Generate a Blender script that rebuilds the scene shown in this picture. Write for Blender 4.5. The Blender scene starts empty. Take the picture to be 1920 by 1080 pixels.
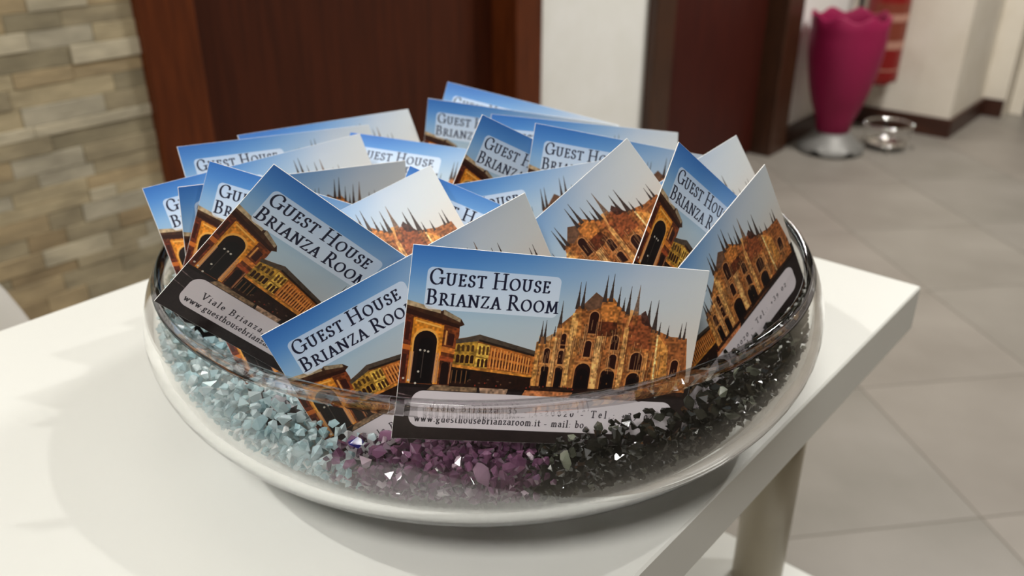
import bpy, bmesh, math, random
import numpy as np
from mathutils import Vector, Matrix

random.seed(11)
RNG = np.random.default_rng(11)
SC = bpy.context.scene
COL = SC.collection
PI = math.pi

# ------------------------------------------------------------------ camera
CAMZ = 0.95                       # camera height over the floor
PITCH = math.radians(26.3)
YAW = math.radians(40.7)
FH = Vector((math.cos(YAW), math.sin(YAW), 0))
RIGHT = Vector((math.sin(YAW), -math.cos(YAW), 0))
FW = FH * math.cos(PITCH) - Vector((0, 0, 1)) * math.sin(PITCH)
UP = Vector((0, 0, 1)) * math.cos(PITCH) + FH * math.sin(PITCH)
cd = bpy.data.cameras.new('camera')
cam = bpy.data.objects.new('camera', cd)
COL.objects.link(cam)
cam.matrix_world = Matrix(((RIGHT.x, UP.x, -FW.x, 0), (RIGHT.y, UP.y, -FW.y, 0), (RIGHT.z, UP.z, -FW.z, CAMZ), (0, 0, 0, 1)))
cd.sensor_width = 36
cd.lens = 1612 / 1920 * 36
cd.clip_start = 0.01
cd.dof.use_dof = True
cd.dof.focus_distance = 0.238
cd.dof.aperture_fstop = 15
SC.camera = cam

# ------------------------------------------------------------------ world, lamps, exposure
W = bpy.data.worlds.new('world')
SC.world = W
W.use_nodes = True
W.node_tree.nodes['Background'].inputs[0].default_value = (1.0, 0.96, 0.9, 1)
W.node_tree.nodes['Background'].inputs[1].default_value = 0.04


def lamp(name, loc, power, size, color=(1.0, 0.98, 0.945), spread=160):
    d = bpy.data.lights.new(name, 'AREA')
    d.shape = 'DISK'
    d.size = size
    d.energy = power
    d.color = color
    d.spread = math.radians(spread)
    o = bpy.data.objects.new(name, d)
    COL.objects.link(o)
    o.location = loc
    return o


lamp('ceiling_lamp', (-0.90, 1.08, 2.56), 14, 0.05)
lamp('ceiling_lamp', (1.04, -0.67, 2.56), 7, 0.05)
lamp('ceiling_lamp', (0.45, 0.35, 2.56), 2, 0.9)
lamp('ceiling_lamp', (-1.10, -0.36, 2.54), 29, 0.6)
lamp('ceiling_lamp', (2.6, 0.1, 2.56), 44, 0.5)

SC.view_settings.view_transform = 'Standard'
SC.view_settings.look = 'None'
SC.view_settings.gamma = 1
SC.view_settings.exposure = 0.36
SC.view_settings.use_curve_mapping = False
SC.cycles.max_bounces = 24
SC.cycles.transmission_bounces = 24
SC.cycles.glossy_bounces = 6
SC.cycles.diffuse_bounces = 4
SC.cycles.transparent_max_bounces = 16
SC.cycles.caustics_refractive = True
SC.cycles.caustics_reflective = False
SC.cycles.sample_clamp_indirect = 30
SC.cycles.blur_glossy = 0.5


# ------------------------------------------------------------------ helpers
def mat(name, color=(.8, .8, .8), rough=.5, **kw):
    m = bpy.data.materials.new(name)
    m.use_nodes = True
    b = m.node_tree.nodes['Principled BSDF']
    b.inputs['Base Color'].default_value = (*color, 1)
    b.inputs['Roughness'].default_value = rough
    for k, v in kw.items():
        b.inputs[k.replace('_', ' ')].default_value = v
    return m


def srgb(r, g, b):
    f = lambda c: (c / 255 / 12.92) if c / 255 <= .04045 else ((c / 255 + .055) / 1.055) ** 2.4
    return (f(r), f(g), f(b))


def noise_color(m, c1, c2, scale, detail=4, coord='Object', stretch=(1, 1, 1), lo=.35, hi=.65, bump=0, bscale=None):
    nt = m.node_tree
    b = nt.nodes['Principled BSDF']
    tc = nt.nodes.new('ShaderNodeTexCoord')
    mp = nt.nodes.new('ShaderNodeMapping')
    mp.inputs['Scale'].default_value = stretch
    nz = nt.nodes.new('ShaderNodeTexNoise')
    nz.inputs['Scale'].default_value = scale
    nz.inputs['Detail'].default_value = detail
    rp = nt.nodes.new('ShaderNodeValToRGB')
    rp.color_ramp.elements[0].position = lo
    rp.color_ramp.elements[1].position = hi
    rp.color_ramp.elements[0].color = (*c1, 1)
    rp.color_ramp.elements[1].color = (*c2, 1)
    L = nt.links.new
    L(tc.outputs[coord], mp.inputs[0])
    L(mp.outputs[0], nz.inputs['Vector'])
    L(nz.outputs['Fac'], rp.inputs[0])
    L(rp.outputs[0], b.inputs['Base Color'])
    if bump:
        n2 = nt.nodes.new('ShaderNodeTexNoise')
        n2.inputs['Scale'].default_value = bscale or scale * 4
        n2.inputs['Detail'].default_value = 6
        bp = nt.nodes.new('ShaderNodeBump')
        bp.inputs['Strength'].default_value = bump
        bp.inputs['Distance'].default_value = .002
        L(mp.outputs[0], n2.inputs['Vector'])
        L(n2.outputs['Fac'], bp.inputs['Height'])
        L(bp.outputs[0], b.inputs['Normal'])
    return m


def obj(name, bm, m, parent=None, smooth=False, loc=None):
    me = bpy.data.meshes.new(name)
    bm.normal_update()
    bm.to_mesh(me)
    bm.free()
    if smooth:
        for p in me.polygons:
            p.use_smooth = True
    for mm in (m if isinstance(m, (list, tuple)) else [m]):
        me.materials.append(mm)
    o = bpy.data.objects.new(name, me)
    COL.objects.link(o)
    if parent is not None:
        o.parent = parent
    if loc is not None:
        o.location = loc
    return o


def thing(name, label, cat, loc=(0, 0, 0), group=None):
    o = bpy.data.objects.new(name, None)
    COL.objects.link(o)
    o.location = loc
    o.empty_display_size = .02
    tag(o, label, cat, group)
    return o


def tag(o, label, cat, group=None):
    o['label'] = label
    o['category'] = cat
    if group:
        o['group'] = group
    return o


def struct(o, label=None):
    o['kind'] = 'structure'
    if label:
        o['label'] = label
    return o


def box(bm, x0, x1, y0, y1, z0, z1, bevel=0, seg=2):
    r = bmesh.ops.create_cube(bm, size=1)
    vs = r['verts']
    for v in vs:
        v.co = Vector(((x0 + x1) / 2 + v.co.x * (x1 - x0), (y0 + y1) / 2 + v.co.y * (y1 - y0), (z0 + z1) / 2 + v.co.z * (z1 - z0)))
    if bevel:
        es = list({e for v in vs for e in v.link_edges})
        bmesh.ops.bevel(bm, geom=es, offset=bevel, segments=seg, affect='EDGES', profile=.5)
    return bm


def boxbm(*a, **k):
    return box(bmesh.new(), *a, **k)


def lathe(bm, prof, seg=64, wave=None, close=False):
    """prof: list of (r, z); wave(i, ang) -> dz for the ring i"""
    rings = []
    for i, (r, z) in enumerate(prof):
        ring = []
        for k in range(seg):
            a = 2 * PI * k / seg
            dz, dr = wave(i, a) if wave else (0, 0)
            ring.append(bm.verts.new(((r + dr) * math.cos(a), (r + dr) * math.sin(a), z + dz)))
        rings.append(ring)
    n = len(rings)
    for i in range(n if close else n - 1):
        a, b = rings[i], rings[(i + 1) % n]
        for k in range(seg):
            bm.faces.new((a[k], a[(k + 1) % seg], b[(k + 1) % seg], b[k]))
    return rings


def cap(bm, ring, flip=False):
    bm.faces.new(ring[::-1] if flip else ring)


def tube(bm, pts, r, seg=10, closed=False):
    pts = [Vector(p) for p in pts]
    rings = []
    n = len(pts)
    ref = Vector((0, 0, 1))
    for i, p in enumerate(pts):
        if closed:
            t = pts[(i + 1) % n] - pts[i - 1]
        else:
            t = pts[min(i + 1, n - 1)] - pts[max(i - 1, 0)]
        t.normalize()
        rf = ref if abs(t.dot(ref)) < .95 else Vector((1, 0, 0))
        a = t.cross(rf).normalized()
        b = t.cross(a)
        rings.append([bm.verts.new(p + a * (r * math.cos(2 * PI * k / seg)) + b * (r * math.sin(2 * PI * k / seg))) for k in range(seg)])
    for i in range(n if closed else n - 1):
        A, B = rings[i], rings[(i + 1) % n]
        for k in range(seg):
            bm.faces.new((A[k], A[(k + 1) % seg], B[(k + 1) % seg], B[k]))
    if not closed:
        bm.faces.new(rings[0][::-1])
        bm.faces.new(rings[-1])
    bmesh.ops.recalc_face_normals(bm, faces=bm.faces[:])
    return bm


# ------------------------------------------------------------------ setting
WY = 1.273          # the long wall with the stone cladding and the two doors
WX = 3.54           # the wall with the extinguisher
m_plaster = noise_color(mat('white_plaster', srgb(226, 222, 210), .75), srgb(234, 233, 226), srgb(240, 239, 234), 9, bump=.12, bscale=180)
m_cream = noise_color(mat('cream_plaster', srgb(216, 205, 184), .75), srgb(224, 215, 198), srgb(232, 224, 209), 7, bump=.12, bscale=180)
m_dim = noise_color(mat('bounce_cut_plaster', srgb(92, 86, 76), .8), srgb(89, 83, 73), srgb(95, 89, 79), 6)  # for the unseen walls: tone set dark so they bounce less light
m_skirt = noise_color(mat('dark_skirting_wood', srgb(58, 30, 18), .4), srgb(48, 24, 14), srgb(68, 36, 22), 6, stretch=(1, 1, 12))
m_frame = noise_color(mat('walnut_frame', srgb(92, 45, 20), .45, Specular_IOR_Level=.3), srgb(78, 34, 10), srgb(98, 45, 15), 14, stretch=(8, 8, .6))
m_leaf = noise_color(mat('walnut_leaf', srgb(84, 42, 22), .5, Specular_IOR_Level=.25), srgb(60, 25, 10), srgb(74, 32, 14), 11, stretch=(9, 9, .5))
m_leaf2 = noise_color(mat('mahogany_leaf', srgb(78, 28, 16), .5, Specular_IOR_Level=.25), srgb(54, 17, 10), srgb(66, 22, 13), 11, stretch=(9, 9, .5))
m_frame2 = noise_color(mat('dark_walnut_frame', srgb(72, 42, 22), .42), srgb(52, 29, 15), srgb(68, 39, 21), 14, stretch=(8, 8, .6))
m_metal = mat('brushed_metal', (.7, .69, .66), .28, Metallic=1.0)
m_grout = mat('grout', srgb(140, 128, 104), .9)
m_ceil = mat('white_ceiling', srgb(238, 234, 224), .9)

wall_left = struct(obj('wall_left', boxbm(-2.0, WX + .12, WY, WY + .12, 0, 2.6), m_plaster), 'white plaster wall with stone cladding at its left end and two dark doors')

# stone cladding: each ledger strip is a stone of its own
STONE_COL = [(168, 154, 124), (150, 138, 112), (176, 166, 142), (138, 128, 104), (160, 142, 110), (184, 174, 150), (144, 126, 96), (166, 158, 138)]
m_stone = []
for i, c in enumerate(STONE_COL):
    c = [v * 1.09 for v in c]
    q = [min(255, v * 1.06) for v in c]
    p = [v * .84 for v in c]
    m_stone.append(noise_color(mat('ledger_stone_%s' % 'abcdefgh'[i], srgb(*c), .85), srgb(*p), srgb(*q), 16, stretch=(1, 1, 2.6), lo=.3, hi=.7, bump=.6, bscale=60))
bed = boxbm(-.62, .623, WY - .006, WY + .002, 0, 2.0)
obj('stone_bed', bed, m_grout, wall_left)
courses = [.0, .05, .085, .135, .165, .205, .235, .285, .318, .346, .375, .402, .419, .445, .470, .497, .516, .536, .557, .583, .607, .6235, .650, .676, .697, .7225, .748, .772, .80, .84, .87, .91, .95, .98, 1.02, 1.06]
known = {   # course index -> [(x0, x1, material)], the strips that stand out in the photograph
    24: [(.30, .523, 3), (.523, .623, 5)],
    25: [(.28, .47, 5), (.47, .56, 7), (.56, .623, 0)],
    26: [(.25, .445, 4), (.445, .52, 3), (.52, .623, 1)],
    27: [(.25, .48, 4), (.48, .56, 2), (.56, .623, 4)],
    23: [(.30, .44, 0), (.44, .52, 4), (.52, .623, 4)],
    22: [(.28, .43, 1), (.43, .575, 0), (.575, .623, 3)],
    21: [(.25, .44, 0), (.44, .555, 7), (.555, .623, 1)],
    20: [(.30, .45, 5), (.45, .623, 5)],
    19: [(.26, .47, 1), (.47, .623, 3)],
    18: [(.20, .41, 4), (.41, .51, 7), (.51, .623, 1)],
    17: [(.28, .44, 1), (.44, .52, 7), (.52, .623, 1)],
    16: [(.30, .40, 7), (.40, .505, 0), (.505, .623, 4)],
    15: [(.22, .505, 0), (.505, .545, 2), (.545, .623, 0)],
    14: [(.28, .44, 4), (.44, .49, 1), (.49, .623, 7)],
    13: [(.26, .405, 1), (.405, .46, 6), (.46, .54, 1), (.54, .623, 6)],
    12: [(.24, .42, 4), (.42, .52, 2), (.52, .58, 1), (.58, .623, 7)],
    11: [(.22, .37, 3), (.37, .465, 6), (.465, .56, 1), (.56, .623, 7)],
    10: [(.25, .44, 4), (.44, .53, 1), (.53, .623, 3)],
    9: [(.27, .41, 6), (.41, .47, 4), (.47, .623, 1)],
}
rs = random.Random(5)
for ci in range(len(courses) - 1):
    z0, z1 = courses[ci], courses[ci + 1]
    lst = list(known.get(ci, []))
    x = lst[0][0] if lst else .623
    while x > -.6:
        w = rs.uniform(.09, .24)
        a = max(-.62, x - w)
        lst.append((a, x, rs.randrange(8)))
        x = a
    for (a, b, mi) in lst:
        d = rs.uniform(.0125, .0150) + (.0015 if mi in (2, 5) else 0) - (.001 if mi == 3 else 0)
        bm = boxbm(a + .0003, b - .0003, WY - d, WY - .004, z0 + .0002, z1 - .0002, bevel=.0008, seg=1)
        obj('ledger_stone', bm, m_stone[mi], wall_left)


def door(name, x0, x1, fl, fr, recess, mf, ml, label):
    root = bpy.data.objects.new(name, None)
    COL.objects.link(root)
    root.location = (x0, WY, 0)
    struct(root, label)
    w = x1 - x0
    # casing stands proud of the wall; the leaf is set back in it
    for a, b, n in ((0, fl, 'jamb'), (w - fr, w, 'jamb')):
        bm = boxbm(a, b, -.028, .0, 0, 2.1, bevel=.003)
        obj(n, bm, mf, root)
        bm = boxbm(fl - .012 if a == 0 else w - fr, fl if a == 0 else w - fr + .012, -.002, recess, 0, 2.1)
        obj('jamb_lining', bm, mf, root)
    obj('head_casing', boxbm(0, w, -.028, 0, 2.1, 2.19, bevel=.006), mf, root)
    obj('leaf', boxbm(fl, w - fr, recess - .002, recess + .04, .008, 2.1, bevel=.002, seg=1), ml, root)
    h = bmesh.new()
    tube(h, [(w - fr - .07, recess - .002, 1.02), (w - fr - .07, recess - .055, 1.02), (w - fr - .09, recess - .06, 1.02), (w - fr - .19, recess - .06, 1.02)], .009, 10)
    obj('door_handle', h, m_metal, root, smooth=True)
    return root


# the leaves lie inside the wall's thickness, so the wall is opened there
bm = bmesh.new()
box(bm, .64, 1.54, WY - .05, WY + .2, -.1, 2.12)
cut1 = obj('cutter', bm, m_plaster)
bm = bmesh.new()
box(bm, 2.05, 2.98, WY - .05, WY + .2, -.1, 2.12)
cut2 = obj('cutter', bm, m_plaster)
for c in (cut1, cut2):
    md = wall_left.modifiers.new('opening', 'BOOLEAN')
    md.object = c
    md.operation = 'DIFFERENCE'
    md.solver = 'EXACT'
dg = bpy.context.evaluated_depsgraph_get()
nm = bpy.data.meshes.new_from_object(wall_left.evaluated_get(dg))
wall_left.modifiers.clear()
wall_left.data = nm
for c in (cut1, cut2):
    bpy.data.objects.remove(c)

door('door_1', .623, 1.553, .09, .09, .045, m_frame, m_leaf, 'dark walnut door in a wide brown frame beside the stone cladding')
door('door_2', 2.035, 2.996, .10, .13, .05, m_frame2, m_leaf2, 'dark reddish door in a brown frame, between the white wall strip and the magenta stand')

# corridor end: extinguisher wall, return, far recess
wall_right = struct(obj('wall_right', boxbm(WX, WX + .40, .84, WY, 0, 2.6), m_cream), 'cream wall end behind the fire extinguisher')
wall_back = struct(obj('wall_back', boxbm(4.0, 4.12, .755, 1.4, 0, 2.6), m_cream), 'cream wall set back behind the outer corner')
bm = boxbm(WX + .40, 4.0, .84, 1.4, 0, 2.6)
struct(obj('wall_return', bm, m_cream), 'cream return wall running back from the outer corner')
d3 = bpy.data.objects.new('door_3', None)
COL.objects.link(d3)
d3.location = (4.1, .75, 0)
struct(d3, 'dark door at the far right edge behind the cream wall')
obj('jamb', boxbm(-.02, .04, -.055, 0, 0, 2.1, bevel=.004), m_cream, d3)
obj('leaf', boxbm(0.0, .04, -.95, -.055, .005, 2.1), mat('black_brown_leaf', srgb(34, 18, 18), .5), d3)
obj('head_casing', boxbm(-.02, .04, -.95, 0, 2.1, 2.17, bevel=.004), m_cream, d3)
struct(obj('wall_far', boxbm(4.16, 4.28, -2.2, .755, 0, 2.6), m_cream), 'far cream wall around the dark door')

SK = .072
for nm_, (x0, x1, y0, y1), lb in (
        ('baseboard_left', (1.553, 2.035, WY - .013, WY), 'dark wooden skirting between the two doors'),
        ('baseboard_corner', (2.996, WX - .0131, WY - .013, WY), 'dark wooden skirting behind the magenta stand'),
        ('baseboard_right', (WX - .013, WX, .827, WY - .0005), 'dark wooden skirting under the extinguisher wall'),
        ('baseboard_return', (WX, 4.0 - .0131, .827, .84), 'dark wooden skirting along the return wall'),
        ('baseboard_back', (4.0 - .013, 4.0, .755, .84), 'short dark skirting on the set-back wall')):
    struct(obj(nm_, boxbm(x0, x1, y0, y1, 0, SK, bevel=.003), m_skirt), lb)

# floor: diagonal square tiles, each its own piece in a grout bed
floor = struct(obj('floor', boxbm(-2.0, 4.6, -2.2, WY + .1, -.06, -.0012), mat('tile_grout', srgb(120, 114, 104), .8)), 'grey stoneware floor laid diagonally')
m_tile = []
for i, (a, b) in enumerate((((126, 120, 111), (142, 136, 127)), ((123, 118, 109), (140, 134, 126)), ((128, 121, 112), (144, 137, 128)))):
    m = noise_color(mat('floor_tile_%s' % 'abc'[i], srgb(*b), .42), srgb(*a), srgb(*b), 3.2, detail=8, bump=.05, bscale=90)
    m_tile.append(m)
TS = .388
ta = math.radians(-41)
ax = Vector((math.cos(ta), math.sin(ta), 0))     # direction of the first joint family
bx = Vector((-math.sin(ta), math.cos(ta), 0))    # its normal
tmesh = []
for i in range(3):
    bm = boxbm(0.001, TS - .001, .001, TS - .001, -.006, 0, bevel=.0006, seg=1)
    me = bpy.data.meshes.new('floor_tile')
    bm.to_mesh(me)
    bm.free()
    me.materials.append(m_tile[i])
    tmesh.append(me)
o1, o2 = .908 % TS, .962 % TS
for i in range(-12, 16):
    for j in range(-10, 16):
        c = ax * (o1 + (i + .5) * TS) + bx * (o2 + (j + .5) * TS)
        if not (-.9 < c.x < 4.75 and -1.6 < c.y < 1.5) or (c.x < .2 and c.y < -.2):
            continue      # the photograph shows nothing of the floor there
        o = bpy.data.objects.new('floor_tile', tmesh[(i * 7 + j * 3) % 3])
        COL.objects.link(o)
        p = ax * (o1 + i * TS) + bx * (o2 + j * TS)
        o.location = (p.x, p.y, 0)
        o.rotation_euler = (0, 0, ta)
        o.parent = floor
struct(obj('wall_front', boxbm(-2.0, 4.6, -2.32, -2.2, 0, 2.6), m_dim), 'unseen wall behind the viewer on the right, darkened to cut bounced light')
struct(obj('wall_side', boxbm(-2.12, -2.0, -2.2, WY + .12, 0, 2.6), m_dim), 'unseen wall behind the viewer on the left, darkened to cut bounced light')
struct(obj('ceiling', boxbm(-2.12, 4.6, -2.32, WY + .12, 2.6, 2.66), m_ceil), 'white ceiling')

# ------------------------------------------------------------------ magenta stand, chrome stand, extinguisher
m_mag = noise_color(mat('magenta_plastic', srgb(146, 28, 72), .5, Specular_IOR_Level=.3), srgb(142, 26, 70), srgb(150, 30, 76), 3)
m_sil = mat('satin_silver', (.22, .215, .2), .55, Metallic=.4)
m_rub = mat('black_rubber', (.012, .012, .012), .6)
m_chr = mat('chrome', (.82, .81, .78), .1, Metallic=1.0)
st = thing('umbrella_stand', 'tall magenta tapered umbrella stand with wavy rim on a silver foot, in the corridor corner', 'stand', (3.09, 1.115, 0))
bm = bmesh.new()


def rimwave(i, a):
    return (.009 * math.sin(8 * a + .6), .002 * math.sin(8 * a + .6)) if i in (9, 10, 11) else (0, 0)


prof = [(.055, .074), (.058, .078), (.066, .12), (.090, .18), (.104, .23), (.117, .29), (.126, .35), (.130, .40), (.129, .44), (.132, .478), (.129, .482), (.126, .478),
        (.124, .44), (.125, .40), (.121, .35), (.112, .29), (.099, .23), (.085, .18), (.060, .12), (.001, .085)]
rg = lathe(bm, prof, 84, rimwave)
cap(bm, rg[0], True)
obj('body', bm, m_mag, st, smooth=True)
bm = bmesh.new()


def footwave(i, a):
    return (.017 * max(0, math.sin(6 * a + 1.9)) ** 1.5, 0) if i in (0, 1, 2, 10) else (0, 0)


rg = lathe(bm, [(.112, .002), (.118, .004), (.117, .012), (.108, .028), (.090, .045), (.070, .062), (.060, .076), (.054, .0735), (.05, .06), (.085, .035), (.104, .012)], 84, footwave, close=True)
obj('foot', bm, m_sil, st, smooth=True)
bm = bmesh.new()
rg = lathe(bm, [(.092, .0), (.106, .0), (.106, .004), (.092, .004)], 60, close=True)  # black ring added so the gaps under the scalloped foot look shaded
obj('gap_shade_ring', bm, m_rub, st)

cs = thing('wire_stand', 'low chrome wire stand with two rings on the floor beside the magenta stand', 'stand', (3.26, .972, 0))
bm = bmesh.new()
lathe(bm, [(.001, .006), (.035, .007), (.052, .012), (.066, .022), (.069, .020), (.054, .008), (.036, .003), (.001, .002)], 40)
obj('dish', bm, m_chr, cs, smooth=True)
for n, r, z in (('lower_ring', .070, .022), ('upper_ring', .082, .088)):
    bm = bmesh.new()
    tube(bm, [(r * math.cos(2 * PI * k / 40), r * math.sin(2 * PI * k / 40), z) for k in range(40)], .0045, 8, True)
    obj(n, bm, m_chr, cs, smooth=True)
for k in range(4):
    a = PI / 4 + k * PI / 2 - .35
    bm = bmesh.new()
    tube(bm, [(.10 * math.cos(a), .10 * math.sin(a), .004), (.074 * math.cos(a), .074 * math.sin(a), .022), (.079 * math.cos(a), .079 * math.sin(a), .06), (.083 * math.cos(a), .083 * math.sin(a), .094)], .004, 8)
    obj('leg', bm, m_rub if k == 0 else m_chr, cs, smooth=True)

m_red = mat('extinguisher_red', srgb(128, 14, 13), .4)
m_lab = mat('pale_label', srgb(178, 130, 112), .5)
m_lab2 = mat('brown_red_label', srgb(124, 54, 36), .5)
ex = thing('fire_extinguisher', 'red wall-hung fire extinguisher with pale label bands behind the magenta stand', 'extinguisher', (3.455, 1.113, .19))
bm = bmesh.new()
rg = lathe(bm, [(.060, .004), (.070, .0), (.074, .006), (.0745, .03), (.0745, .36), (.070, .39), (.055, .415), (.03, .43), (.022, .45), (.018, .45)], 48,
           lambda i, a: (.010 * max(0, math.sin(3 * a + .5)), 0) if i in (0, 1, 2) else (0, 0))
cap(bm, rg[0], True)
cap(bm, rg[-1])
obj('cylinder', bm, m_red, ex, smooth=True)


def band(z0, z1, m, n, a0=0, a1=2 * PI, r=.0752):
    bm = bmesh.new()
    k = 40
    va = []
    for i in range(k + 1):
        a = a0 + (a1 - a0) * i / k
        va.append([bm.verts.new((rr * math.cos(a), rr * math.sin(a), z)) for rr, z in ((r, z0), (r, z1), (r - .0012, z1), (r - .0012, z0))])
    for i in range(k):
        for j in range(4):
            bm.faces.new((va[i][j], va[i + 1][j], va[i + 1][(j + 1) % 4], va[i][(j + 1) % 4]))
    obj(n, bm, m, ex, smooth=False)


band(.135, .165, m_lab, 'label_band')
band(.055, .060, m_lab, 'label_line')
band(.165, .30, m_lab2, 'label', PI * .9, PI * 1.75)
band(.235, .262, m_lab, 'label_band', PI * .9, PI * 1.75, .0758)
bm = bmesh.new()
tube(bm, [(0, .0, .45), (0, .02, .47), (0, .06, .47), (-.005, .098, .44), (-.005, .102, .36), (-.005, .102, .27), (-.005, .10, .235)], .009, 10)
obj('hose', bm, m_rub, ex, smooth=True)
bm = bmesh.new()
box(bm, -.018, .018, -.02, .02, .446, .49, bevel=.004)
obj('valve', bm, m_metal, ex)
bm = bmesh.new()
tube(bm, [(0, -.01, .485), (-.02, -.03, .51), (-.05, -.05, .53)], .006, 8)
obj('lever', bm, m_rub, ex)
bm = boxbm(.05, WX - 3.455, -.03, .03, .30, .33, bevel=.002)
obj('bracket', bm, m_rub, ex)

# ------------------------------------------------------------------ white moulded chair at the far left
m_wht = mat('white_moulded_plastic', srgb(238, 235, 228), .35)
ch = thing('shell_chair', 'white moulded shell chair at the left edge, behind the table', 'chair', (-.018, .59, 0))
bm = bmesh.new()
NU, NV = 20, 16
grid = []
for j in range(NV + 1):
    v = j / NV
    row = []
    for i in range(NU + 1):
        s = -1 + 2 * i / NU
        if v < .45:      # seat
            q = v / .45
            hw = .205 + .015 * q
            x, y, z = s * hw, .40 - .36 * q, .435 + .02 * (s * s) - .012 * math.sin(q * PI)
        elif v < .6:
            q = (v - .45) / .15
            hw = .22 + .004 * q
            x, y, z = s * hw, .04 - .035 * math.sin(q * PI / 2), .435 + .02 * s * s + .05 * q * q
        else:
            q = (v - .6) / .4
            hw = .224 - .07 * max(0, q - .45) ** 1.3 * 1.6 - .12 * max(0, q - .9)
            x, y, z = s * hw, .005 - .03 * q + .06 * s * s, .485 + .30 * q - .05 * (abs(s) ** 4) * (1 if q > .9 else q)
        row.append(bm.verts.new((x, y, z)))
    grid.append(row)
for j in range(NV):
    for i in range(NU):
        bm.faces.new((grid[j][i], grid[j][i + 1], grid[j + 1][i + 1], grid[j + 1][i]))
shell = obj('shell', bm, m_wht, ch, smooth=True)
md = shell.modifiers.new('thick', 'SOLIDIFY')
md.thickness = .012
md.offset = 0
md = shell.modifiers.new('round', 'SUBSURF')
md.levels = md.render_levels = 1
for sx, sy in ((-1, .06), (1, .06), (-1, .33), (1, .33)):
    bm = bmesh.new()
    tube(bm, [(sx * .11, .2 + (sy - .2) * .6, .425), (sx * .19, sy + (.04 if sy > .2 else -.04), .0)], .013, 10)
    obj('leg', bm, m_wht, ch, smooth=True)

# ------------------------------------------------------------------ the white side table
TZ = CAMZ - .185
m_lac = noise_color(mat('white_lacquer', srgb(238, 235, 226), .38), srgb(215, 215, 209), srgb(219, 219, 213), 4)
m_leg = mat('beige_grey_tube', srgb(176, 166, 146), .4)
tb = thing('side_table', 'small white square side table with grey round legs carrying the glass bowl', 'table', (.21, .241, 0))
tx0, tx1, ty0, ty1 = .0 - .21, .4155 - .21, .094 - .241, .388 - .241
obj('tabletop', boxbm(tx0, tx1, ty0, ty1, TZ - .0237, TZ, bevel=.0008, seg=1), m_lac, tb)
obj('lower_shelf', boxbm(tx0, tx1, ty0, ty1, .562 - .02, .562, bevel=.0008, seg=1), m_lac, tb)
for x in (.392 - .21, .024 - .21):
    for y in (.142 - .241, .34 - .241):
        for z0, z1, n in ((.562, TZ - .0237, 'leg'), (0, .542, 'leg')):
            bm = bmesh.new()
            rg = lathe(bm, [(.0145, z0), (.0145, z1)], 32)
            cap(bm, rg[0], True)
            cap(bm, rg[-1])
            o = obj(n, bm, m_leg, tb, smooth=False, loc=(x, y, 0))
            for p in o.data.polygons:
                p.use_smooth = len(p.vertices) == 4
# ------------------------------------------------------------------ the printed face of the cards, drawn here point by point
PX = 14
AW, AH = 85 * PX, 55 * PX
gx, gy = np.meshgrid((np.arange(AW) + .5) / PX, (np.arange(AH) + .5) / PX)
ART = np.zeros((AH, AW, 3))


def vnoise(n, m, seed):
    r = np.random.default_rng(seed).random((m + 2, n + 2))
    x = gx / 85 * n
    y = gy / 55 * m
    i, j = x.astype(int), y.astype(int)
    fx, fy = x - i, y - j
    fx, fy = fx * fx * (3 - 2 * fx), fy * fy * (3 - 2 * fy)
    return (r[j, i] * (1 - fx) + r[j, i + 1] * fx) * (1 - fy) + (r[j + 1, i] * (1 - fx) + r[j + 1, i + 1] * fx) * fy


N1 = vnoise(60, 44, 1)
N2 = vnoise(140, 100, 2)
N3 = vnoise(26, 18, 3)


def c3(c):
    return np.array(c, float) / 255


def blend(sl, a, col):
    ART[sl] = ART[sl] * (1 - a[..., None]) + np.asarray(col) * a[..., None]


def window(x0, x1, y0, y1):
    a, b = max(0, int(x0 * PX) - 2), min(AW, int(x1 * PX) + 3)
    c, d = max(0, int(y0 * PX) - 2), min(AH, int(y1 * PX) + 3)
    return None if a >= b or c >= d else (slice(c, d), slice(a, b))


def cover(poly, sl):
    X, Y = gx[sl], gy[sl]
    acc = np.zeros(X.shape)
    P = list(poly)
    for ox in (-.3, 0, .3):
        for oy in (-.3, 0, .3):
            x, y = X + ox / PX, Y + oy / PX
            ins = np.zeros(X.shape, bool)
            for k in range(len(P)):
                (xa, ya), (xb, yb) = P[k], P[(k + 1) % len(P)]
                if ya == yb:
                    continue
                ins ^= ((ya > y) != (yb > y)) & (x < (xb - xa) * (y - ya) / (yb - ya) + xa)
            acc += ins
    return acc / 9


def poly(P, col, alpha=1.0, noise=0.0, shade=None):
    xs, ys = [p[0] for p in P], [p[1] for p in P]
    sl = window(min(xs), max(xs), min(ys), max(ys))
    if sl is None:
        return
    a = cover(P, sl) * alpha
    col = c3(col) * np.ones(a.shape + (3,))
    if noise:
        f = 1 + noise * ((N1[sl] * .7 + N2[sl] * 1.3) - 1) * .95
        col = np.clip(col * f[..., None], 0, 1)
    if shade is not None:
        col = np.clip(col * shade(gx[sl], gy[sl])[..., None], 0, 1)
    blend(sl, a, col)


def rrect(x0, x1, y0, y1, r, col, alpha):
    sl = window(x0, x1, y0, y1)
    X, Y = gx[sl], gy[sl]
    dx = np.maximum(np.abs(X - (x0 + x1) / 2) - (x1 - x0) / 2 + r, 0)
    dy = np.maximum(np.abs(Y - (y0 + y1) / 2) - (y1 - y0) / 2 + r, 0)
    a = np.clip((r - np.hypot(dx, dy)) * PX + .5, 0, 1) * alpha
    blend(sl, a, c3(col))


def ell(cx_, cy_, rx, ry, col, alpha=1.0):
    n = 20
    poly([(cx_ + rx * math.cos(2 * PI * k / n), cy_ + ry * math.sin(2 * PI * k / n)) for k in range(n)], col, alpha)


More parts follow.
